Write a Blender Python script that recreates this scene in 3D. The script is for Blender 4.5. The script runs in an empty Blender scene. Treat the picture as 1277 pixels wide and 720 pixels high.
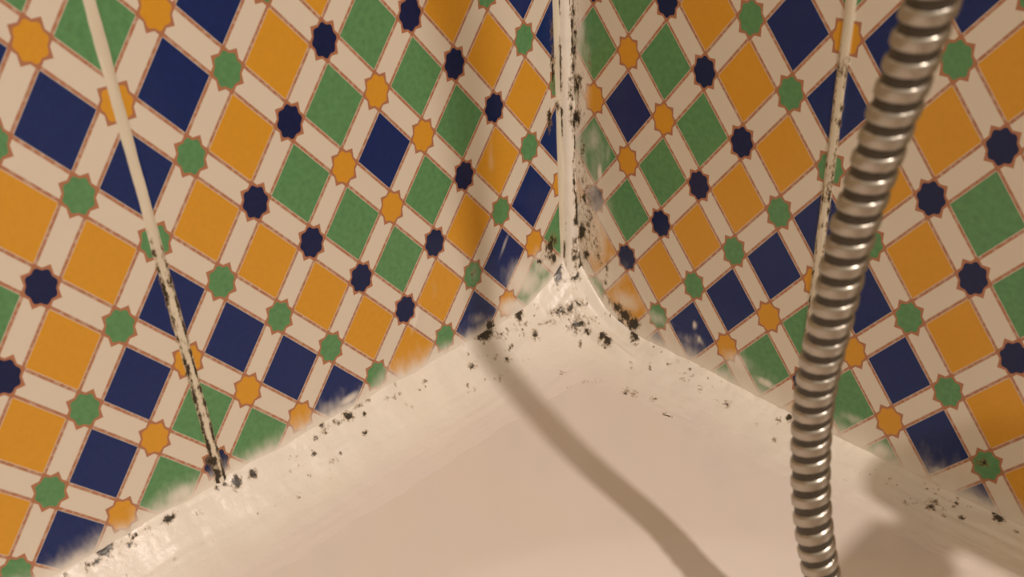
import bpy, math
import numpy as np
from mathutils import Matrix, Vector

S = bpy.context.scene
COL = S.collection
U = 0.02            # one horizontal unit of the printed tile pattern, metres
ZT = 7.75 * U       # height of the pattern's reference point above the bath deck

# ------------------------------------------------------------------ camera
cam_d = bpy.data.cameras.new('camera')
cam = bpy.data.objects.new('camera', cam_d)
COL.objects.link(cam)
S.camera = cam
CAM_R = ((0.6915337, 0.7203411, -0.0537568), (-0.3563693, 0.4049556, 0.8420285), (-0.6283168, 0.5631338, -0.5367479))
CAM_P = (0.313256, -0.323957, 0.288800)
m = Matrix((( CAM_R[0][0], CAM_R[1][0], -CAM_R[2][0], CAM_P[0]),
            ( CAM_R[0][1], CAM_R[1][1], -CAM_R[2][1], CAM_P[1]),
            ( CAM_R[0][2], CAM_R[1][2], -CAM_R[2][2], CAM_P[2]),
            (0, 0, 0, 1)))
cam.matrix_world = m
cam_d.sensor_width = 36
cam_d.lens = 1260.03 / 1277 * 36
cam_d.shift_y = 34.77 / 1277
cam_d.clip_start = 0.01
cam_d.dof.use_dof = True
cam_d.dof.focus_distance = 0.44
cam_d.dof.aperture_fstop = 14

# ------------------------------------------------------------------ light, world, exposure
S.view_settings.view_transform = 'Standard'
S.view_settings.look = 'None'
S.view_settings.gamma = 1
S.view_settings.exposure = 0.27
S.view_settings.use_curve_mapping = False

ld = bpy.data.lights.new('bathroom_lamp', 'POINT')
ld.energy = 53
ld.color = (1.0, 0.865, 0.77)
ld.shadow_soft_size = 0.028
lamp = bpy.data.objects.new('bathroom_lamp', ld)
lamp.location = (1.32, -0.359, 1.42)
COL.objects.link(lamp)

wd = bpy.data.worlds.new('room_glow')
S.world = wd
wd.use_nodes = True
nt = wd.node_tree
bg = nt.nodes['Background']
tc = nt.nodes.new('ShaderNodeTexCoord')
sx = nt.nodes.new('ShaderNodeSeparateXYZ')
cr = nt.nodes.new('ShaderNodeValToRGB')
nt.links.new(tc.outputs['Generated'], sx.inputs[0])
mr = nt.nodes.new('ShaderNodeMapRange')
mr.inputs['From Min'].default_value = -1
nt.links.new(sx.outputs[2], mr.inputs[0])
nt.links.new(mr.outputs[0], cr.inputs[0])
cr.color_ramp.elements[0].position = 0.3
cr.color_ramp.elements[0].color = (0.05, 0.04, 0.032, 1)
cr.color_ramp.elements[1].position = 0.75
cr.color_ramp.elements[1].color = (0.68, 0.55, 0.42, 1)
nt.links.new(cr.outputs[0], bg.inputs[0])
bg.inputs[1].default_value = 0.74

# ------------------------------------------------------------------ numeric noise
def _hash(ix, iy, seed):
    n = (ix * 374761393 + iy * 668265263 + seed * 974634777) & 0xFFFFFFFF
    n = ((n ^ (n >> 13)) * 1274126177) & 0xFFFFFFFF
    n = (n ^ (n >> 16)) & 0xFFFFFFFF
    return n / 4294967295.0

def vnoise(x, y, seed=0):
    x = np.asarray(x, float); y = np.asarray(y, float)
    ix = np.floor(x).astype(np.int64); iy = np.floor(y).astype(np.int64)
    fx = x - ix; fy = y - iy
    fx = fx * fx * (3 - 2 * fx); fy = fy * fy * (3 - 2 * fy)
    a = _hash(ix, iy, seed); b = _hash(ix + 1, iy, seed)
    c = _hash(ix, iy + 1, seed); d = _hash(ix + 1, iy + 1, seed)
    return (a + (b - a) * fx) * (1 - fy) + (c + (d - c) * fx) * fy

def fbm(x, y, seed=0, octv=4):
    s = 0; a = 0.5; t = 0
    for k in range(octv):
        s = s + a * vnoise(x, y, seed + k * 17); t += a
        x = x * 2.03; y = y * 2.03; a *= 0.5
    return s / t

def sstep(a, b, x):
    t = np.clip((x - a) / (b - a), 0, 1)
    return t * t * (3 - 2 * t)

# ------------------------------------------------------------------ bath deck and sealant heights
BX, BY = 0.80, -1.60
def basin_in(x, y):
    # signed distance inside the rounded-rectangle basin opening
    cx, cy, hx, hy, r = 0.415, -0.80, 0.335, 0.764, 0.183
    qx = np.abs(x - cx) - (hx - r); qy = np.abs(y - cy) - (hy - r)
    d = np.hypot(np.maximum(qx, 0), np.maximum(qy, 0)) + np.minimum(np.maximum(qx, qy), 0) - r
    return -d

def deck_h(x, y):
    e = np.maximum(basin_in(x, y), 0)
    return -0.36 * (1 - np.exp(-(e / 0.17) ** 2.6)) - 0.11 * e * sstep(0, 0.012, e)

def seal_h(x, y):
    s = -y
    wl = 0.013 + 0.004 * fbm(s * 40, x * 0, 3)
    wr = 0.011 + 0.004 * fbm(x * 40, s * 0, 5)
    HL = 0.021 + 0.010 * np.exp(-(s / 0.022) ** 2) + 0.0022 * (fbm(s * 60, x * 0 + 2, 11) - 0.5)
    HR = 0.004 + 0.009 * np.exp(-x / 0.07) + 0.018 * np.exp(-(x / 0.018) ** 2) + 0.002 * (fbm(x * 60, s * 0 + 7, 12) - 0.5)
    hl = HL * np.exp(-(x / wl) ** 1.25)
    hr = HR * np.exp(-(s / wr) ** 1.25)
    h = (hl ** 3 + hr ** 3 + 1e-15) ** (1 / 3)
    r = np.hypot(x, s)
    h = h + 0.004 * np.exp(-(r / 0.03) ** 2)
    # tooled ridges either side of the corner
    h = h + 0.0030 * np.exp(-((s - 0.0105 - 0.05 * x) / 0.0028) ** 2) * sstep(0.004, 0.014, x) * (1 - sstep(0.035, 0.06, x))
    h = h - 0.0022 * np.exp(-((s - 0.0045) / 0.0025) ** 2) * sstep(0.006, 0.016, x) * (1 - sstep(0.035, 0.06, x))
    h = h + 0.0020 * np.exp(-((x - 0.0095 - 0.06 * s) / 0.0028) ** 2) * sstep(0.006, 0.016, s) * (1 - sstep(0.045, 0.07, s))
    m = np.exp(-np.minimum(x, s) / 0.020)
    h = h + m * 0.0016 * (fbm(x * 130, s * 130, 21, 4) - 0.5)
    st = np.where(x < s, fbm(x * 420, s * 22, 31), fbm(x * 22, s * 420, 32))
    h = h + m * 0.0016 * (st - 0.5)
    return h - 0.0004 * sstep(0.02, 0.038, np.minimum(x, s)) - 0.0010 * sstep(0.034, 0.05, np.minimum(x, s))

def seal_z(x, y):
    return deck_h(x, y) + seal_h(x, y)
# ------------------------------------------------------------------ end of heights

# stains measured on the surfaces: (u, v, inverse ellipse matrix, strength)
MOLD_LEFT = [[0.2074, 0.0321, -399.0, -96.0, -255.0, 401.0, 0.9],
 [0.2069, 0.0256, -690.0, -164.0, -170.0, 263.0, 1],
 [0.0579, 0.0221, -377.0, -34.0, -117.0, 239.0, 1.2],
 [0.0091, 0.1377, -772.0, -36.0, -28.0, 104.0, 0.8],
 [0.0088, 0.154, -984.0, -46.0, -35.0, 140.0, 0.5],
 [0.0123, 0.1151, -631.0, -31.0, -57.0, 183.0, 0.8],
 [0.0067, 0.1191, -625.0, -27.0, -97.0, 322.0, 0.7],
 [0.0126, 0.0511, -439.0, -20.0, -114.0, 278.0, 0.8],
 [0.0148, 0.0484, -244.0, -109.0, -112.0, 176.0, 0.8],
 [0.0131, 0.0413, -348.0, -16.0, -133.0, 311.0, 0.9],
 [0.0224, 0.0439, -594.0, -33.0, -236.0, 551.0, 0.7],
 [0.0184, 0.0454, -442.0, -23.0, -234.0, 551.0, 0.5],
 [0.0219, 0.055, -901.0, -50.0, -116.0, 282.0, 0.3],
 [0.0654, 0.0551, -499.0, -50.0, -128.0, 291.0, 0.35]]
FILM_LEFT = [[0.223, 0.0243, -97.0, 16.0, 3.0, 173.0, 0.75],
 [0.2483, 0.0235, -161.0, 21.0, 4.0, 180.0, 0.5],
 [0.152, 0.0262, -91.0, 26.0, 3.0, 158.0, 0.5],
 [0.1416, 0.0256, -147.0, 54.0, 46.0, 350.0, 0.8],
 [0.0654, 0.0303, -121.0, 32.0, -34.0, 213.0, 0.42],
 [0.0328, 0.037, -92.0, 60.0, 16.0, 67.0, 0.8],
 [0.0216, 0.0413, -111.0, -6.0, -39.0, 91.0, 0.6],
 [0.042, 0.0252, -91.0, -7.0, -73.0, 153.0, 0.9],
 [0.0654, 0.0559, -250.0, -25.0, -64.0, 146.0, 0.35],
 [0.1011, 0.0476, -597.0, -297.0, -92.0, 122.0, 0.7],
 [0.0498, 0.1068, -342.0, -30.0, -34.0, 100.0, 0.35],
 [0.0457, 0.0613, -736.0, -470.0, -65.0, 89.0, 0.5],
 [0.0894, 0.0582, -354.0, -44.0, -60.0, 132.0, 0.3]]
MOLD_RIGHT = [[0.0127, 0.0628, 316.0, -5.0, -19.0, 57.0, 0.42],
 [0.0178, 0.0477, 344.0, 73.0, -44.0, 88.0, 0.4],
 [0.0308, 0.019, 346.0, -175.0, 38.0, 367.0, 0.9],
 [0.0361, 0.0165, 263.0, -130.0, 31.0, 306.0, 1.1],
 [0.0413, 0.0135, 276.0, 4.0, -130.0, 301.0, 1.2],
 [0.0336, 0.0116, 347.0, -172.0, 34.0, 362.0, 0.7],
 [0.0265, 0.0205, 375.0, -1.0, -216.0, 529.0, 0.5],
 [0.0052, 0.1455, 678.0, -19.0, -13.0, 68.0, 0.6],
 [0.0048, 0.1598, 689.0, -20.0, -24.0, 142.0, 0.6],
 [0.0064, 0.129, 286.0, -7.0, -41.0, 188.0, 0.75],
 [0.0058, 0.1134, 393.0, -10.0, -62.0, 254.0, 0.9],
 [0.0026, 0.1224, 492.0, -15.0, -15.0, 65.0, 0.5],
 [0.0091, 0.0962, 649.0, -14.0, -22.0, 82.0, 0.45],
 [0.0096, 0.0726, 633.0, -13.0, -104.0, 333.0, 0.8],
 [0.0078, 0.0536, 463.0, -10.0, -69.0, 203.0, 1.1],
 [0.0034, 0.0605, 528.0, -14.0, -53.0, 161.0, 0.6],
 [0.003, 0.0812, 942.0, -27.0, -41.0, 139.0, 0.7],
 [0.0024, 0.0412, 451.0, -13.0, -39.0, 108.0, 0.6],
 [0.0106, 0.0418, 527.0, -10.0, -113.0, 312.0, 0.9],
 [0.0103, 0.0779, 383.0, -8.0, -24.0, 79.0, 0.35],
 [0.0241, 0.0386, 760.0, -3.0, -92.0, 244.0, 0.6],
 [0.023, 0.0304, 751.0, -4.0, -168.0, 430.0, 0.5],
 [0.0144, 0.077, 966.0, -15.0, -73.0, 236.0, 0.4],
 [0.0173, 0.1025, 668.0, -8.0, -45.0, 167.0, 0.25],
 [0.2152, 0.0251, 460.0, 92.0, -292.0, 500.0, 0.8],
 [0.014, 0.1399, 690.0, -12.0, -28.0, 137.0, 0.25],
 [0.0067, 0.0344, 604.0, -14.0, -133.0, 357.0, 0.6]]
FILM_RIGHT = [[0.0158, 0.1041, 143.0, -2.0, -26.0, 97.0, 0.5],
 [0.0249, 0.1006, 340.0, -1.0, -34.0, 126.0, 0.4],
 [0.0197, 0.089, 496.0, -5.0, -51.0, 174.0, 0.8],
 [0.013, 0.0767, 96.0, -2.0, -18.0, 59.0, 0.55],
 [0.0087, 0.1238, 167.0, -4.0, -10.0, 44.0, 0.7],
 [0.0071, 0.1531, 172.0, -4.0, -10.0, 56.0, 0.7],
 [0.0124, 0.0547, 63.0, -1.0, -13.0, 37.0, 0.75],
 [0.0183, 0.0948, 124.0, -1.0, -12.0, 41.0, 0.4],
 [0.0266, 0.0463, 256.0, 127.0, -55.0, 81.0, 0.4],
 [0.0229, 0.0336, 72.0, -0.0, -35.0, 90.0, 0.6],
 [0.036, 0.0249, 81.0, -41.0, 13.0, 117.0, 0.6],
 [0.0563, 0.0231, 84.0, -46.0, 40.0, 182.0, 0.5],
 [0.0758, 0.0189, 78.0, -33.0, 18.0, 163.0, 0.35],
 [0.0785, 0.029, 722.0, 39.0, -162.0, 375.0, 0.8],
 [0.0816, 0.0219, 565.0, 292.0, -209.0, 255.0, 0.7],
 [0.103, 0.0191, 96.0, -37.0, 16.0, 145.0, 0.6],
 [0.1185, 0.0151, 163.0, -58.0, 37.0, 344.0, 0.8],
 [0.1618, 0.0177, 135.0, -29.0, 1.0, 286.0, 0.5],
 [0.1761, 0.0076, 128.0, -24.0, -2.0, 163.0, 0.8],
 [0.1998, 0.0116, 116.0, -3.0, -66.0, 271.0, 0.55],
 [0.2156, 0.0057, 133.0, -17.0, -3.0, 200.0, 0.8],
 [0.2305, 0.0091, 181.0, -8.0, -29.0, 209.0, 0.5],
 [0.1048, 0.0253, 771.0, 63.0, -175.0, 380.0, 0.4]]
MOLD_DECK = [[0.0006, -0.2562, 34.0, 289.0, -416.0, -6.0, 1],
 [0.0021, -0.2627, 15.0, 929.0, -1461.0, 53.0, 0.8],
 [0.0025, -0.2605, 16.0, 924.0, -1455.0, 60.0, 0.9],
 [0.0017, -0.2446, 701.0, 926.0, -1116.0, 826.0, 1],
 [0.003, -0.2477, 587.0, 784.0, -1346.0, 519.0, 0.9],
 [0.0024, -0.2306, -13.0, 377.0, -930.0, -42.0, 1],
 [0.0023, -0.24, 467.0, 609.0, -1338.0, 529.0, 0.45],
 [0.0051, -0.2199, 136.0, 536.0, -1468.0, 212.0, 0.5],
 [0.0029, -0.2011, 372.0, 438.0, -474.0, 222.0, 1],
 [0.0032, -0.1938, 385.0, 445.0, -825.0, 275.0, 1],
 [0.0138, -0.2004, 36.0, 516.0, -1889.0, 18.0, 0.3],
 [0.0162, -0.238, 676.0, 979.0, -1530.0, 925.0, 0.4],
 [0.0019, -0.2059, 561.0, 668.0, -1275.0, 583.0, 0.7],
 [0.0014, -0.2091, 564.0, 676.0, -963.0, 433.0, 0.6],
 [0.0022, -0.1445, 339.0, 397.0, -631.0, 189.0, 1],
 [0.0039, -0.1377, 792.0, 911.0, -1145.0, 510.0, 0.9],
 [0.0033, -0.1622, 553.0, 596.0, -1318.0, 521.0, 0.9],
 [0.0006, -0.157, 318.0, 457.0, -294.0, 322.0, 0.7],
 [0.002, -0.1507, 79.0, 302.0, -1104.0, 184.0, 0.5],
 [0.0066, -0.1669, 713.0, 779.0, -1018.0, 553.0, 1],
 [0.0095, -0.1419, 700.0, 774.0, -1175.0, 378.0, 1],
 [0.0115, -0.1624, 677.0, 784.0, -1511.0, 850.0, 0.5],
 [0.0119, -0.1731, 701.0, 834.0, -1669.0, 665.0, 0.5],
 [0.011, -0.157, 1012.0, 1157.0, -1501.0, 859.0, 0.6],
 [0.0007, -0.1322, 104.0, 427.0, -1565.0, 166.0, 0.5],
 [0.0031, -0.1244, 491.0, 547.0, -1130.0, 530.0, 0.7],
 [0.0042, -0.1208, 798.0, 882.0, -1222.0, 427.0, 0.8],
 [0.0043, -0.1033, 786.0, 836.0, -994.0, 382.0, 0.8],
 [0.0099, -0.1156, 657.0, 736.0, -1438.0, 375.0, 0.25],
 [0.0008, -0.1381, -34.0, 437.0, -1191.0, -2.0, 0.5],
 [0.0013, -0.0625, 21.0, 228.0, -492.0, 27.0, 1.2],
 [0.0082, -0.0773, 325.0, 328.0, -622.0, 204.0, 0.55],
 [0.0128, -0.0598, 629.0, 613.0, -639.0, 391.0, 0.95],
 [0.0042, -0.0548, 275.0, 268.0, -828.0, 217.0, 0.5],
 [0.0097, -0.0534, 619.0, 616.0, -638.0, 311.0, 0.7],
 [0.0174, -0.0697, 314.0, 319.0, -562.0, 266.0, 0.35],
 [0.016, -0.0839, 947.0, 980.0, -776.0, 446.0, 0.4],
 [0.0132, -0.0858, 647.0, 660.0, -953.0, 416.0, 0.3],
 [0.0008, -0.0393, 466.0, 321.0, -46.0, 300.0, 0.9],
 [0.0112, -0.0388, 465.0, 445.0, -407.0, 209.0, 0.8],
 [0.013, -0.0386, 640.0, 594.0, -1216.0, 372.0, 0.6],
 [0.0047, -0.0412, 111.0, 164.0, -826.0, 208.0, 0.35],
 [0.0106, -0.0193, 133.0, 121.0, -443.0, 241.0, 0.6],
 [0.0183, -0.0159, 132.0, 120.0, -219.0, 191.0, 0.6],
 [0.0124, -0.0141, 382.0, 327.0, -819.0, 568.0, 0.7],
 [0.0317, -0.0116, 375.0, 335.0, -384.0, 182.0, 0.9],
 [0.0354, -0.0123, 387.0, 157.0, -72.0, 492.0, 1.2],
 [0.0239, -0.0144, 370.0, 329.0, -338.0, 714.0, 0.7],
 [0.0253, -0.0213, 741.0, 681.0, -441.0, 313.0, 0.5],
 [0.0104, -0.0289, 119.0, 164.0, -626.0, 288.0, 0.35],
 [0.0048, -0.0462, 190.0, 179.0, -799.0, 391.0, 0.3],
 [0.014, -0.01, 186.0, 169.0, -501.0, 131.0, 0.45],
 [0.0364, -0.0151, 630.0, 557.0, -289.0, 832.0, 0.6],
 [0.0216, -0.007, 308.0, 278.0, -516.0, 190.0, 0.4],
 [0.043, -0.0004, 385.0, 326.0, -184.0, 208.0, 1.1],
 [0.0001, -0.0106, 324.0, 313.0, -148.0, 171.0, 1.2],
 [0.0071, -0.0046, 737.0, -3.0, -526.0, 662.0, 1.1],
 [0.005, -0.0095, 207.0, 185.0, -1133.0, 777.0, 0.35],
 [0.0639, -0.0319, 403.0, 348.0, -164.0, 234.0, 0.55],
 [0.0675, -0.0303, 407.0, 347.0, -239.0, 278.0, 0.45],
 [0.0721, -0.0443, 687.0, 596.0, -333.0, 472.0, 0.5],
 [0.089, -0.0333, 359.0, 291.0, -337.0, 410.0, 0.85],
 [0.0772, -0.0275, 523.0, 431.0, -319.0, 478.0, 0.5],
 [0.0793, -0.0035, 838.0, 685.0, -434.0, 901.0, 0.5],
 [0.0619, -0.0119, 1005.0, 837.0, -203.0, 304.0, 0.5],
 [0.0532, -0.0154, 981.0, 843.0, -243.0, 352.0, 0.4],
 [0.0434, -0.047, 320.0, 300.0, -279.0, 239.0, 0.35],
 [0.0466, -0.0369, 121.0, 110.0, -176.0, 191.0, 0.18],
 [0.032, -0.0422, 234.0, 222.0, -502.0, 423.0, 0.2],
 [0.0479, -0.0469, 387.0, 360.0, -388.0, 414.0, 0.3],
 [0.0907, -0.0103, 431.0, 336.0, -265.0, 342.0, 0.35],
 [0.1016, -0.0125, 444.0, 338.0, -328.0, 433.0, 0.35],
 [0.0712, -0.0024, 1033.0, 834.0, -243.0, 492.0, 0.3],
 [0.1062, -0.0104, 452.0, 339.0, -221.0, 378.0, 0.45],
 [0.135, -0.0155, 812.0, 555.0, -454.0, 513.0, 0.6],
 [0.1331, -0.002, 689.0, 479.0, -301.0, 444.0, 1.1],
 [0.2036, -0.01, 370.0, 196.0, -238.0, 249.0, 0.65],
 [0.2151, -0.0082, 779.0, 446.0, -382.0, 690.0, 0.75],
 [0.2259, -0.0004, 452.0, 77.0, -11.0, 431.0, 1.1],
 [0.234, -0.0038, 928.0, 437.0, -518.0, 576.0, 0.7],
 [0.2308, -0.0129, 1121.0, 569.0, -453.0, 844.0, 0.4],
 [0.1973, -0.0126, 488.0, 275.0, -623.0, 810.0, 0.3],
 [0.2104, -0.0031, 1019.0, 536.0, -253.0, 346.0, 0.5],
 [0.1231, -0.0127, 592.0, 418.0, -393.0, 548.0, 0.3]]
FILM_DECK = [[0.0025, -0.2623, 2.0, 109.0, -274.0, 10.0, 0.7],
 [0.0015, -0.1867, 4.0, 112.0, -294.0, -20.0, 0.6],
 [0.005, -0.104, 26.0, 119.0, -294.0, 13.0, 0.5]]

def stain_field(lst, u, v):
    out = np.zeros_like(u)
    for (cu, cv, a, b, c, d, st) in lst:
        du = u - cu; dv = v - cv
        q = (a * du + b * dv) ** 2 + (c * du + d * dv) ** 2
        out = np.maximum(out, st * np.exp(-0.9 * q))
    return out

# ------------------------------------------------------------------ node helper
class N:
    def __init__(self, name):
        self.m = bpy.data.materials.new(name); self.m.use_nodes = True
        self.t = self.m.node_tree; self.b = self.t.nodes['Principled BSDF']
    def new(self, kind): return self.t.nodes.new(kind)
    def link(self, a, b): self.t.links.new(a, b)
    def put(self, sock, v):
        if isinstance(v, (int, float)): sock.default_value = v
        elif isinstance(v, tuple): sock.default_value = v if len(v) == len(sock.default_value) else v + (1,)
        else: self.link(v, sock)
    def f(self, op, a, b=None, c=None):
        n = self.new('ShaderNodeMath'); n.operation = op
        self.put(n.inputs[0], a)
        if b is not None: self.put(n.inputs[1], b)
        if c is not None: self.put(n.inputs[2], c)
        return n.outputs[0]
    def step(self, a, b, x):        # smooth 0..1 from a to b
        n = self.new('ShaderNodeMapRange'); n.interpolation_type = 'SMOOTHSTEP'
        self.put(n.inputs[0], x); self.put(n.inputs[1], a); self.put(n.inputs[2], b)
        return n.outputs[0]
    def mix(self, fac, a, b):
        n = self.new('ShaderNodeMix'); n.data_type = 'RGBA'
        self.put(n.inputs[0], fac); self.put(n.inputs[6], a); self.put(n.inputs[7], b)
        return n.outputs[2]
    def noise(self, scale, vec=None, detail=3, rough=0.5):
        n = self.new('ShaderNodeTexNoise'); n.inputs['Scale'].default_value = scale
        n.inputs['Detail'].default_value = detail; n.inputs['Roughness'].default_value = rough
        self.link(vec if vec else self.pos(), n.inputs['Vector'])
        return n.outputs['Fac']
    def pos(self):
        n = self.new('ShaderNodeTexCoord'); return n.outputs['Object']
    def stretch(self, s):
        n = self.new('ShaderNodeMapping'); n.inputs['Scale'].default_value = s
        self.link(self.pos(), n.inputs['Vector']); return n.outputs['Vector']
    def attr(self, name):
        n = self.new('ShaderNodeAttribute'); n.attribute_name = name; return n.outputs['Fac']
    def bump(self, h, strength, dist):
        n = self.new('ShaderNodeBump'); n.inputs['Strength'].default_value = strength
        n.inputs['Distance'].default_value = dist; self.link(h, n.inputs['Height'])
        self.link(n.outputs[0], self.b.inputs['Normal'])

CREAM = (0.75, 0.67, 0.555)
YELLOW = (0.70, 0.335, 0.030)
GREEN = (0.115, 0.29, 0.12)
BLUE = (0.010, 0.026, 0.135)
BLUE_S = (0.007, 0.015, 0.075)
BROWN = (0.44, 0.19, 0.10)
SEAL = (0.87, 0.81, 0.72)
MOLD = (0.025, 0.019, 0.010)
MOLD2 = (0.30, 0.19, 0.08)

def stained(g, base, film=True):
    """sealant smear and mould over a base colour"""
    rough_n = g.noise(900, detail=2)
    if film:
        fl = g.f('ADD', g.attr('film'), g.f('MULTIPLY', g.f('SUBTRACT', g.noise(260, g.stretch((1, 1, 0.45)), 4), 0.5), 0.42))
        fl = g.f('MULTIPLY', g.step(0.15, 0.85, fl), 0.92)
        base = g.mix(fl, base, SEAL)
    md = g.attr('mold')
    brk = g.f('MULTIPLY', g.f('SUBTRACT', g.noise(520, g.stretch((1, 1, 0.6)), 4, 0.65), 0.5), 2.1)
    mm = g.f('MULTIPLY', g.step(0.03, 0.12, md), g.f('ADD', md, brk))
    base = g.mix(g.f('MULTIPLY', g.step(0.10, 0.5, mm), 0.55), base, MOLD2)
    base = g.mix(g.f('MULTIPLY', g.step(0.36, 0.72, mm), 0.96), base, MOLD)
    return base

# ------------------------------------------------------------------ tiled wall material
def tile_material(name, centre_h, z_off):
    g = N(name)
    uv = g.new('ShaderNodeUVMap'); uv.uv_map = 'pattern'
    sp = g.new('ShaderNodeSeparateXYZ'); g.link(uv.outputs[0], sp.inputs[0])
    h, v = sp.outputs[0], sp.outputs[1]
    def fold(x):
        return g.f('SUBTRACT', g.f('FLOORED_MODULO', g.f('ADD', x, 5.0), 10.0), 5.0)
    a0 = g.f('SUBTRACT', h, centre_h); a = fold(a0); b = fold(v)
    P = g.f('MULTIPLY', g.f('ADD', a, b), 0.5); Q = g.f('MULTIPLY', g.f('SUBTRACT', a, b), 0.5)
    rP = g.f('ROUND', P); rQ = g.f('ROUND', Q)
    dP = g.f('ABSOLUTE', g.f('SUBTRACT', P, rP)); dQ = g.f('ABSOLUTE', g.f('SUBTRACT', Q, rQ))
    ring = g.f('MAXIMUM', g.f('ABSOLUTE', rP), g.f('ABSOLUTE', rQ))
    dm = g.f('MAXIMUM', dP, dQ)
    def is_(x, k): return g.f('COMPARE', x, k, 0.2)
    glaze = g.noise(420, detail=3)
    def var(c, amt):
        lo = tuple(x * (1 - amt) for x in c); hi = tuple(min(1, x * (1 + amt)) for x in c)
        return g.mix(glaze, lo, hi)
    blue, green, yellow = var(BLUE, .25), var(GREEN, .28), var(YELLOW, .06)
    cell = g.mix(is_(ring, 1), blue, green)
    cell = g.mix(is_(ring, 4), cell, green)
    cell = g.mix(is_(ring, 2), cell, yellow)
    cell = g.mix(is_(ring, 5), cell, yellow)
    col = g.mix(1.0, CREAM, CREAM)
    # brown outlines of the bands
    line = g.f('SUBTRACT', 1.0, g.step(0.010, 0.026, g.f('ABSOLUTE', g.f('SUBTRACT', dP, 0.352))))
    line2 = g.f('SUBTRACT', 1.0, g.step(0.010, 0.026, g.f('ABSOLUTE', g.f('SUBTRACT', dQ, 0.352))))
    lines = g.f('MULTIPLY', g.f('MAXIMUM', line, line2), g.step(0.3, 0.6, g.noise(500)))
    lines = g.f('ADD', g.f('MULTIPLY', g.f('MAXIMUM', line, line2), 0.62), g.f('MULTIPLY', lines, 0.38))
    col = g.mix(lines, col, BROWN)
    col = g.mix(g.step(0.336, 0.320, dm), col, cell)
    # stars where the bands cross
    sP = g.f('ABSOLUTE', g.f('SUBTRACT', g.f('SUBTRACT', P, g.f('FLOOR', P)), 0.5))
    sQ = g.f('ABSOLUTE', g.f('SUBTRACT', g.f('SUBTRACT', Q, g.f('FLOOR', Q)), 0.5))
    sring = g.f('MAXIMUM', g.f('ABSOLUTE', g.f('ADD', g.f('FLOOR', P), 0.5)), g.f('ABSOLUTE', g.f('ADD', g.f('FLOOR', Q), 0.5)))
    rad = g.f('SQRT', g.f('ADD', g.f('POWER', sP, 2.0), g.f('POWER', sQ, 2.0)))
    rnd = g.f('SUBTRACT', rad, g.f('MULTIPLY', g.f('COSINE', g.f('MULTIPLY', g.f('ARCTAN2', sP, sQ), 8.0)), 0.012))
    star = g.f('MINIMUM', g.f('MAXIMUM', sP, sQ), g.f('MULTIPLY', g.f('ADD', sP, sQ), 0.7071))
    sc = g.mix(is_(sring, 1.5), yellow, var(BLUE_S, .25))
    sc = g.mix(is_(sring, 4.5), sc, var(BLUE_S, .25))
    sc = g.mix(is_(sring, 2.5), sc, green)
    col = g.mix(g.step(0.184, 0.170, star), col, BROWN)
    col = g.mix(g.step(0.185, 0.170, rnd), col, sc)
    # grout or joint filler between tiles
    jd = g.f('MINIMUM', g.f('SUBTRACT', 5.0, g.f('ABSOLUTE', a)), 99.0)
    jw = g.f('ADD', 0.085, g.f('MULTIPLY', g.f('SUBTRACT', g.noise(60), 0.5), 0.05))
    jm = g.f('SUBTRACT', 1.0, g.step(0.0, 0.03, g.f('SUBTRACT', jd, jw)))
    jb = g.f('SUBTRACT', 5.0, g.f('ABSOLUTE', b))
    jm2 = g.f('SUBTRACT', 1.0, g.step(0.05, 0.075, jb))
    groutc = g.mix(g.noise(300, g.stretch((1, 1, 0.2))), (0.62, 0.55, 0.42), (0.82, 0.75, 0.60))
    col = g.mix(g.f('MAXIMUM', jm, jm2), col, groutc)
    col = stained(g, col)
    g.link(col, g.b.inputs['Base Color'])
    g.put(g.b.inputs['Roughness'], g.f('ADD', 0.22, g.f('MULTIPLY', g.attr('film'), 0.35)))
    g.b.inputs['IOR'].default_value = 1.38
    g.bump(g.f('ADD', g.noise(35, detail=2), g.f('MULTIPLY', g.attr('film'), 0.4)), 0.25, 0.002)
    return g.m

ENAMEL = (0.82, 0.74, 0.675)
def sealant_material(name, tint=SEAL):
    g = N(name)
    n = g.noise(90, detail=4)
    base = g.mix(n, tuple(c * 0.93 for c in tint), tuple(min(1, c * 1.05) for c in tint))
    base = g.mix(g.f('MULTIPLY', g.step(0.62, 0.85, g.noise(45, detail=5)), 0.35), base, (0.62, 0.46, 0.27))
    base = g.mix(g.attr('thin'), base, ENAMEL)
    base = stained(g, base, film=False)
    g.link(base, g.b.inputs['Base Color'])
    g.put(g.b.inputs['Roughness'], g.f('SUBTRACT', 0.34, g.f('MULTIPLY', g.attr('thin'), 0.16)))
    g.b.inputs['Subsurface Weight'].default_value = 0.0
    g.bump(g.noise(500, detail=4), 0.25, 0.0006)
    return g.m

def plain_material(name, colour, rough, metal=0.0, amt=0.04, scale=60, bump=None, coat=0.0):
    g = N(name)
    n = g.noise(scale, detail=3)
    g.link(g.mix(n, tuple(c * (1 - amt) for c in colour), tuple(min(1, c * (1 + amt)) for c in colour)), g.b.inputs['Base Color'])
    g.b.inputs['Roughness'].default_value = rough
    g.b.inputs['Metallic'].default_value = metal
    g.b.inputs['Coat Weight'].default_value = coat
    if bump: g.bump(n, *bump)
    return g.m

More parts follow.
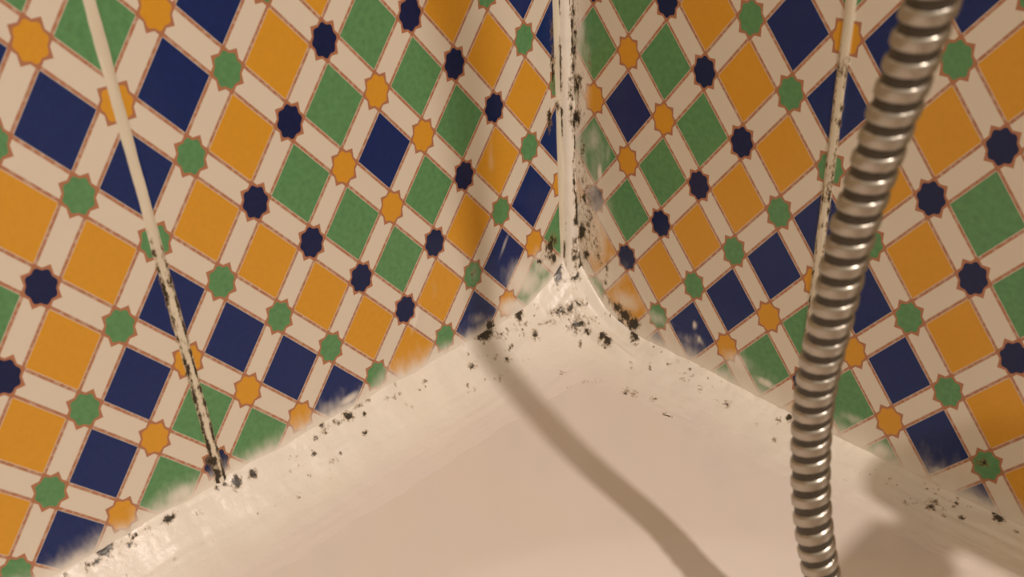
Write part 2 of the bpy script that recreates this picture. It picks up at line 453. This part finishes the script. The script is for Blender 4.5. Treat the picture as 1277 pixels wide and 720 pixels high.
# ------------------------------------------------------------------ mesh helpers
def raw_mesh(name, verts, faces_quads, mat, attrs=None, extra=None, uv=None, smooth=True):
    me = bpy.data.meshes.new(name)
    verts = np.asarray(verts, np.float32); q = np.asarray(faces_quads, np.int32).reshape(-1, 4)
    extra = extra or []
    nl = q.size + sum(len(e) for e in extra)
    me.vertices.add(len(verts)); me.vertices.foreach_set('co', verts.ravel())
    me.loops.add(nl)
    li = np.concatenate([q.ravel()] + [np.asarray(e, np.int32) for e in extra]) if extra else q.ravel()
    me.loops.foreach_set('vertex_index', li)
    st = list(range(0, q.size, 4)); k = q.size
    for e in extra: st.append(k); k += len(e)
    me.polygons.add(len(st)); me.polygons.foreach_set('loop_start', np.array(st, np.int32))
    me.update(calc_edges=True); me.validate()
    if smooth: me.polygons.foreach_set('use_smooth', np.ones(len(me.polygons), bool))
    for k_, a in (attrs or {}).items():
        at = me.attributes.new(k_, 'FLOAT', 'POINT'); at.data.foreach_set('value', np.asarray(a, np.float32).ravel())
    if uv is not None:
        l = me.uv_layers.new(name='pattern')
        idx = np.empty(len(me.loops), np.int32); me.loops.foreach_get('vertex_index', idx)
        l.data.foreach_set('uv', np.asarray(uv, np.float32)[idx].ravel())
    me.materials.append(mat)
    return me

def link(name, me, parent=None):
    o = bpy.data.objects.new(name, me); COL.objects.link(o)
    if parent: o.parent = parent
    return o

def grid_faces(n, m, flip=False):
    i, j = np.meshgrid(np.arange(n - 1), np.arange(m - 1), indexing='ij')
    a = (i * m + j).ravel(); b = a + m; c = b + 1; d = a + 1
    return np.stack([a, d, c, b] if flip else [a, b, c, d], 1)

def slab(name, P, back, mat, attrs=None, uv=None, flip=False):
    """height-field front P[n,m,3] closed with sides and a back moved by the vector `back`"""
    n, m, _ = P.shape
    V = P.reshape(-1, 3); F = grid_faces(n, m, flip)
    idx = np.arange(n * m).reshape(n, m)
    rim = np.concatenate([idx[:-1, 0], idx[-1, :-1], idx[:0:-1, -1], idx[0, :0:-1]])
    if callable(back): R = back(V[rim])
    else: R = V[rim] + np.array(back)
    k = len(rim); base = n * m
    nx = np.roll(np.arange(k), -1)
    sides = np.stack([rim, base + np.arange(k), base + nx, rim[nx]], 1)
    if flip: sides = sides[:, ::-1]
    cap = list(base + (np.arange(k) if flip else np.arange(k)[::-1]))
    cap = [int(c) for c in cap][::-1]
    A = {kk: np.concatenate([np.asarray(vv).ravel(), np.zeros(k)]) for kk, vv in (attrs or {}).items()}
    UV = None if uv is None else np.vstack([uv.reshape(-1, 2), uv.reshape(-1, 2)[rim]])
    return raw_mesh(name, np.vstack([V, R]), np.vstack([F, sides]), mat, A, [cap], UV)

def lines(*seg):
    out = []
    for a, b, st in seg:
        k = max(1, int(round((b - a) / st))); out += list(a + (b - a) * np.arange(k) / k)
    out.append(seg[-1][1])
    return np.array(out)

# ------------------------------------------------------------------ walls
HR_ = 3.8383            # right wall pattern offset
HL_ = 7.2944            # left wall pattern offset
ZB, ZTOP = -0.45, 1.25
zs = lines((ZB, -0.02, 0.05), (-0.02, 0.06, 0.0006), (0.06, 0.24, 0.0011), (0.24, ZTOP, 0.02))

def joint_h(s, z, s_joint, seed):
    """filler standing slightly proud of the vertical tile joint"""
    w = 0.0019 + 0.0008 * (fbm(z * 60, z * 0, seed) - 0.5)
    d = s - s_joint - 0.0006 * (fbm(z * 40, z * 0, seed + 3) - 0.5)
    return 0.0007 * np.exp(-(d / w) ** 4)

def wall(name, side):
    if side == 'left':
        sj = (HL_ + 3) * U
        ss = lines((0.0, 0.075, 0.0006), (0.075, sj - 0.006, 0.0016), (sj - 0.006, sj + 0.006, 0.0004), (sj + 0.006, 0.31, 0.0016), (0.31, 1.72, 0.03))
    else:
        sj = (HR_ + 3) * U
        ss = lines((0.0, 0.075, 0.0006), (0.075, sj - 0.006, 0.0016), (sj - 0.006, sj + 0.006, 0.0004), (sj + 0.006, 0.27, 0.0016), (0.27, 0.95, 0.03))
    s, z = np.meshgrid(ss, zs, indexing='ij')
    ml, fl = (MOLD_LEFT, FILM_LEFT) if side == 'left' else (MOLD_RIGHT, FILM_RIGHT)
    mold = stain_field(ml, s, z); film = stain_field(fl, s, z)
    # smear along the bath edge, wherever the sealant line runs
    zs_ = seal_z(s * 0, -s) if side == 'left' else seal_z(s, s * 0)
    above = z - zs_
    ragged = (0.004 if side == 'left' else 0.006) + 0.007 * fbm(s * 50, z * 25, 41 if side == 'left' else 43)
    film = np.maximum(film, 0.85 * np.exp(-np.maximum(above, 0) / ragged))
    # smear up the corner
    if side == 'left':
        wd_ = 0.0035 + 0.004 * fbm(z * 60, s * 30, 51)
    else:
        wd_ = 0.0095 + 0.010 * fbm(z * 55, s * 30, 52)
    film = np.maximum(film, 0.72 * np.exp(-(s / wd_) ** 2.5))
    # mould streaks beside the corner bead and along the joint
    rag = fbm(s * 900, z * 60, 61 if side == 'left' else 62)
    k = 0.0045 if side == 'left' else 0.010
    mold = np.maximum(mold, 0.62 * sstep(0.5, 0.75, rag) * np.exp(-(s / k) ** 2))
    d = np.abs(s - sj)
    edge = np.exp(-((d - 0.0016) / 0.0007) ** 2) + 0.5 * np.exp(-(d / 0.0012) ** 2) * sstep(0.5, .7, fbm(s * 900, z * 90, 71))
    if side == 'left':
        grow = sstep(0.145, 0.115, z) * 0.75 + sstep(0.06, 0.02, z) * 0.3
    else:
        grow = 0.55 * sstep(0.175, 0.165, z)
    mold = np.maximum(mold, edge * grow * (0.45 + 0.8 * fbm(s * 300, z * 220, 73)))
    off = joint_h(s, z, sj, 81) + 0.0004 * film * fbm(s * 300, z * 150, 84)
    if side == 'left':
        P = np.stack([off, -s, z], -1)
        uv = np.stack([HL_ - s / U, (z - ZT) / (1.25 * U)], -1)
        mat = tile_material('glazed_tiles_left', 2.0, 0); back = (-0.05, 0, 0)
        uv[..., 1] = -(uv[..., 1]) - 1.0 + 0.0
    else:
        P = np.stack([s, -off, z], -1)
        uv = np.stack([s / U - HR_, (z - ZT + 0.2715 * U) / (1.25 * U)], -1)
        mat = tile_material('glazed_tiles_right', -2.0, 0); back = (0, 0.05, 0)
        uv[..., 1] = -(uv[..., 1]) - 1.0
    me = slab(name, P, back, mat, {'mold': mold, 'film': film}, uv, flip=(side == 'left'))
    o = link(name, me); o['kind'] = 'structure'
    return o

wall('wall_left', 'left')
wall('wall_right', 'right')

fm = plain_material('floor_tiles', (0.55, 0.45, 0.33), 0.4)
X, Y = np.meshgrid(np.linspace(-0.05, 2.0, 3), np.linspace(-2.2, 0.05, 3), indexing='ij')
fl_o = link('floor', slab('floor', np.stack([X, Y, X * 0 + ZB], -1), (0, 0, -0.04), fm)); fl_o['kind'] = 'structure'

# ------------------------------------------------------------------ bathtub
xs = lines((0.0, 0.30, 0.004), (0.30, BX, 0.0125)); ys = lines((0.0, 0.30, 0.004), (0.30, -BY, 0.02))
X, s = np.meshgrid(xs, ys, indexing='ij')
Y = -s
Z = deck_h(X, Y) - 0.006 * np.exp(-((BX - X) / 0.006) ** 2) - 0.006 * np.exp(-((Y - BY) / 0.006) ** 2)
enamel = plain_material('bath_enamel', (0.82, 0.74, 0.675), 0.16, 0, 0.02, 25, None)
def tub_back(r):
    q = r.copy(); q[:, 2] = ZB; return q
tub = bpy.data.objects.new('bathtub', None); COL.objects.link(tub); tub.location = (0, 0, ZB)
tub['label'] = 'glossy white bathtub rim filling the tiled corner'; tub['category'] = 'bathtub'
sh = link('tub_shell', slab('tub_shell', np.stack([X, Y, Z], -1), tub_back, enamel, flip=True), tub)
sh.location = (0, 0, -ZB)

# ------------------------------------------------------------------ sealant round the rim
a_ = lines((0.0, 0.055, 0.0006), (0.055, 0.30, 0.0009), (0.30, 0.79, 0.01))
b_ = lines((0.0, 0.055, 0.0006), (0.055, 0.30, 0.0009), (0.30, 1.59, 0.02))
X, s = np.meshgrid(a_, b_, indexing='ij'); Y = -s
Z = seal_z(X, Y)
mold = stain_field(MOLD_DECK, X, Y)
dmin = np.minimum(X, s)
fleck = sstep(0.66, 0.80, fbm(X * 520, s * 520, 91, 3)) * sstep(0.45, 0.65, fbm(X * 45, s * 45, 92, 2))
mold = np.maximum(mold, 0.55 * fleck * np.exp(-(dmin / 0.016) ** 2))
thin = sstep(0.012, 0.036, dmin + 0.016 * (fbm(X * 60, s * 60, 95) - 0.5)) * sstep(0.02, 0.07, np.hypot(X, s))
F = grid_faces(*X.shape, flip=True)
dm = dmin.ravel()
F = F[(dm[F] < 0.049).all(1)]
used = np.unique(F); remap = -np.ones(X.size, int); remap[used] = np.arange(len(used))
V = np.stack([X, Y, Z], -1).reshape(-1, 3)[used]
seal_m = sealant_material('old_silicone')
so = link('sealant_bead', raw_mesh('sealant_bead', V, remap[F], seal_m, {'mold': mold.ravel()[used], 'thin': thin.ravel()[used]}))
so['label'] = 'lumpy off-white sealant smeared between bathtub and tiles, spotted with black mould'
so['category'] = 'sealant'

# vertical bead up the corner
zz = lines((0.012, 0.26, 0.0007), (0.26, ZTOP, 0.01)); tt = np.linspace(0, 1, 15)
T, Zz = np.meshgrid(tt, zz, indexing='ij')
rb = 0.0044 + 0.0016 * (fbm(Zz * 45, Zz * 0, 101) - 0.5) + 0.0045 * np.exp(-np.maximum(Zz - 0.028, 0) / 0.012)
cx = rb * T; cy = rb * (1 - T)
bul = 0.30 * rb * np.sin(np.pi * T) * (0.9 + 0.3 * fbm(Zz * 150, T * 3, 103))
X = cx + bul * 0.7; Y = -(cy + bul * 0.7)
X[0] = 0.0; Y[-1] = 0.0
du = (-Y) - X
mold = np.where(du > 0, stain_field(MOLD_LEFT, np.abs(du), Zz), stain_field(MOLD_RIGHT, np.abs(du), Zz))
edge_l = np.exp(-(T / 0.16) ** 2); edge_r = np.exp(-((1 - T) / 0.2) ** 2)
mold = np.maximum(mold, 0.8 * edge_l * sstep(0.48, 0.66, fbm(Zz * 90, T * 4, 105)))
mold = np.maximum(mold, 0.9 * edge_r * sstep(0.42, 0.6, fbm(Zz * 80, T * 4, 106)))
vb = link('corner_sealant_bead', raw_mesh('corner_sealant_bead', np.stack([X, Y, Zz], -1).reshape(-1, 3), grid_faces(*X.shape), sealant_material('corner_silicone'), {'mold': mold}))
vb['label'] = 'white sealant strip running up the corner, edged with black mould'; vb['category'] = 'sealant'

# ------------------------------------------------------------------ shower hose
def catmull(pts, n):
    pts = np.array(pts, float); out = []
    P = np.vstack([2 * pts[0] - pts[1], pts, 2 * pts[-1] - pts[-2]])
    for i in range(1, len(P) - 2):
        for t in np.arange(n) / n:
            out.append(0.5 * (2 * P[i] + (P[i + 1] - P[i - 1]) * t + (2 * P[i - 1] - 5 * P[i] + 4 * P[i + 1] - P[i + 2]) * t * t + (-P[i - 1] + 3 * P[i] - 3 * P[i + 1] + P[i + 2]) * t ** 3))
    out.append(P[-2]); return np.array(out)

def sweep(path, radius_fn, nseg=32):
    """rings along a path; radius_fn(length, angle) gives the radius"""
    T = np.gradient(path, axis=0); T /= np.linalg.norm(T, axis=1)[:, None]
    L = np.concatenate([[0], np.cumsum(np.linalg.norm(np.diff(path, axis=0), axis=1))])
    n = np.cross(T[0], [1, 0.3, 0]); n /= np.linalg.norm(n); rings = []
    th = np.arange(nseg) * 2 * np.pi / nseg
    for i in range(len(path)):
        n = n - T[i] * (n @ T[i]); n /= np.linalg.norm(n); bb = np.cross(T[i], n)
        r = radius_fn(L[i], th)
        rings.append(path[i] + (np.cos(th)[:, None] * n + np.sin(th)[:, None] * bb) * np.asarray(r)[..., None])
    V = np.vstack(rings); k = len(path)
    i, j = np.meshgrid(np.arange(k - 1), np.arange(nseg), indexing='ij')
    a = i * nseg + j; b = i * nseg + (j + 1) % nseg
    F = np.stack([a, b, b + nseg, a + nseg], -1).reshape(-1, 4)
    caps = [list(range(nseg))[::-1], list(range((k - 1) * nseg, k * nseg))]
    return V, F, caps

HOSE = [[0.57, -0.0, 0.86], [0.575, -0.08, 0.855], [0.555, -0.186, 0.75], [0.5, -0.173, 0.64], [0.4, -0.1506, 0.5], [0.3, -0.128, 0.38], [0.24, -0.1155, 0.29], [0.2193, -0.1128, 0.2421], [0.2155, -0.1103, 0.225], [0.2114, -0.1083, 0.2058], [0.2069, -0.107, 0.1844], [0.2031, -0.107, 0.161], [0.2009, -0.1071, 0.1356], [0.199, -0.1062, 0.1181], [0.1983, -0.1054, 0.103], [0.199, -0.1049, 0.0879], [0.2011, -0.1055, 0.0736], [0.2044, -0.1063, 0.0596], [0.2086, -0.1055, 0.0425], [0.217, -0.107, 0.022], [0.24, -0.114, 0.0], [0.285, -0.126, -0.014], [0.345, -0.125, -0.01], [0.395, -0.1, 0.03], [0.414, -0.062, 0.075], [0.415, -0.044, 0.112]]
way = catmull(HOSE, 40)
L = np.concatenate([[0], np.cumsum(np.linalg.norm(np.diff(way, axis=0), axis=1))])
k = int(L[-1] / 0.0005)
path = np.stack([np.interp(np.linspace(0, L[-1], k), L, way[:, c]) for c in range(3)], 1)
PITCH = 0.0064
def hose_r(l, th):
    ph = (l / PITCH - th / (2 * np.pi)) % 1.0
    c = np.abs(ph - 0.5) * 2                       # 0 at the crown of the metal strip, 1 in the gap
    return 0.0060 - 0.0010 * sstep(0.48, 0.66, c) - 0.00040 * c ** 2
V, F, caps = sweep(path, hose_r, 40)
chrome = plain_material('worn_chrome', (0.47, 0.43, 0.37), 0.34, 1.0, 0.14, 260)
hose = link('shower_hose', raw_mesh('shower_hose', V, F, chrome, None, caps))
hose['label'] = 'ribbed chrome metal shower hose hanging in front of the right-hand tiled wall'
hose['category'] = 'hose'
V, F, caps = sweep(path[::6], lambda l, th: 0.0053 + 0 * th, 32)  # dark tube added inside the winding so the rib grooves look shaded
groove_dark = plain_material('groove_shade_dark', (0.055, 0.043, 0.028), 0.45, 0.0, 0.2, 200)
sl = link('groove_shade_tube', raw_mesh('groove_shade_tube', V, F, groove_dark, None, caps), hose)
sl['label'] = 'added dark tube giving the grooves between the metal ribs their shade'

# ------------------------------------------------------------------ mixer tap (unseen; added to throw the dark patch on the rim)
mix_m = plain_material('shade_tap_chrome', (0.75, 0.72, 0.68), 0.12, 1.0, 0.02, 80)
def lathe(name, path, prof, mat, parent, nseg=40):
    """prof: list of (fraction along the straight path, radius)"""
    p0, p1 = np.array(path[0], float), np.array(path[1], float)
    pts = np.array([p0 + (p1 - p0) * f for f, r in prof]); rr = [r for f, r in prof]
    T = (p1 - p0) / np.linalg.norm(p1 - p0); n = np.cross(T, [0.31, 0.2, 0.93]); n /= np.linalg.norm(n); bb = np.cross(T, n)
    th = np.arange(nseg) * 2 * np.pi / nseg
    V = np.vstack([pts[i] + (np.cos(th)[:, None] * n + np.sin(th)[:, None] * bb) * rr[i] for i in range(len(pts))])
    i, j = np.meshgrid(np.arange(len(pts) - 1), np.arange(nseg), indexing='ij')
    a = i * nseg + j; b = i * nseg + (j + 1) % nseg
    F = np.stack([a, b, b + nseg, a + nseg], -1).reshape(-1, 4)
    me = raw_mesh(name, V, F, mat, None, [list(range(nseg))[::-1], list(range((len(pts) - 1) * nseg, len(pts) * nseg))])
    return link(name, me, parent)
tap = bpy.data.objects.new('shade_tap', None); COL.objects.link(tap)
tap['label'] = 'unseen chrome mixer tap, added to cast shade on the rim; the hose ends here'; tap['category'] = 'tap'
MZ = 0.160; MY = -0.044
lathe('shade_tap_body', ((0.308, MY, MZ), (0.500, MY, MZ)), [(0, .008), (.02, .0145), (.1, .016), (.9, .016), (.98, .0145), (1, .008)], mix_m, tap)
for xx in (0.350, 0.465):
    lathe('shade_tap_union', ((xx, -0.0, MZ), (xx, MY, MZ)), [(0, .026), (.12, .026), (.22, .013), (1, .012)], mix_m, tap)
lathe('shade_tap_knob', ((0.334, MY, MZ), (0.334, MY - 0.062, MZ)), [(0, .009), (.35, .009), (.4, .013), (.95, .013), (1, .010)], mix_m, tap)
lathe('shade_tap_outlet', ((0.415, MY, MZ), (0.415, MY, MZ - 0.04)), [(0, .012), (.6, .012), (.65, .010), (1, .010)], mix_m, tap)
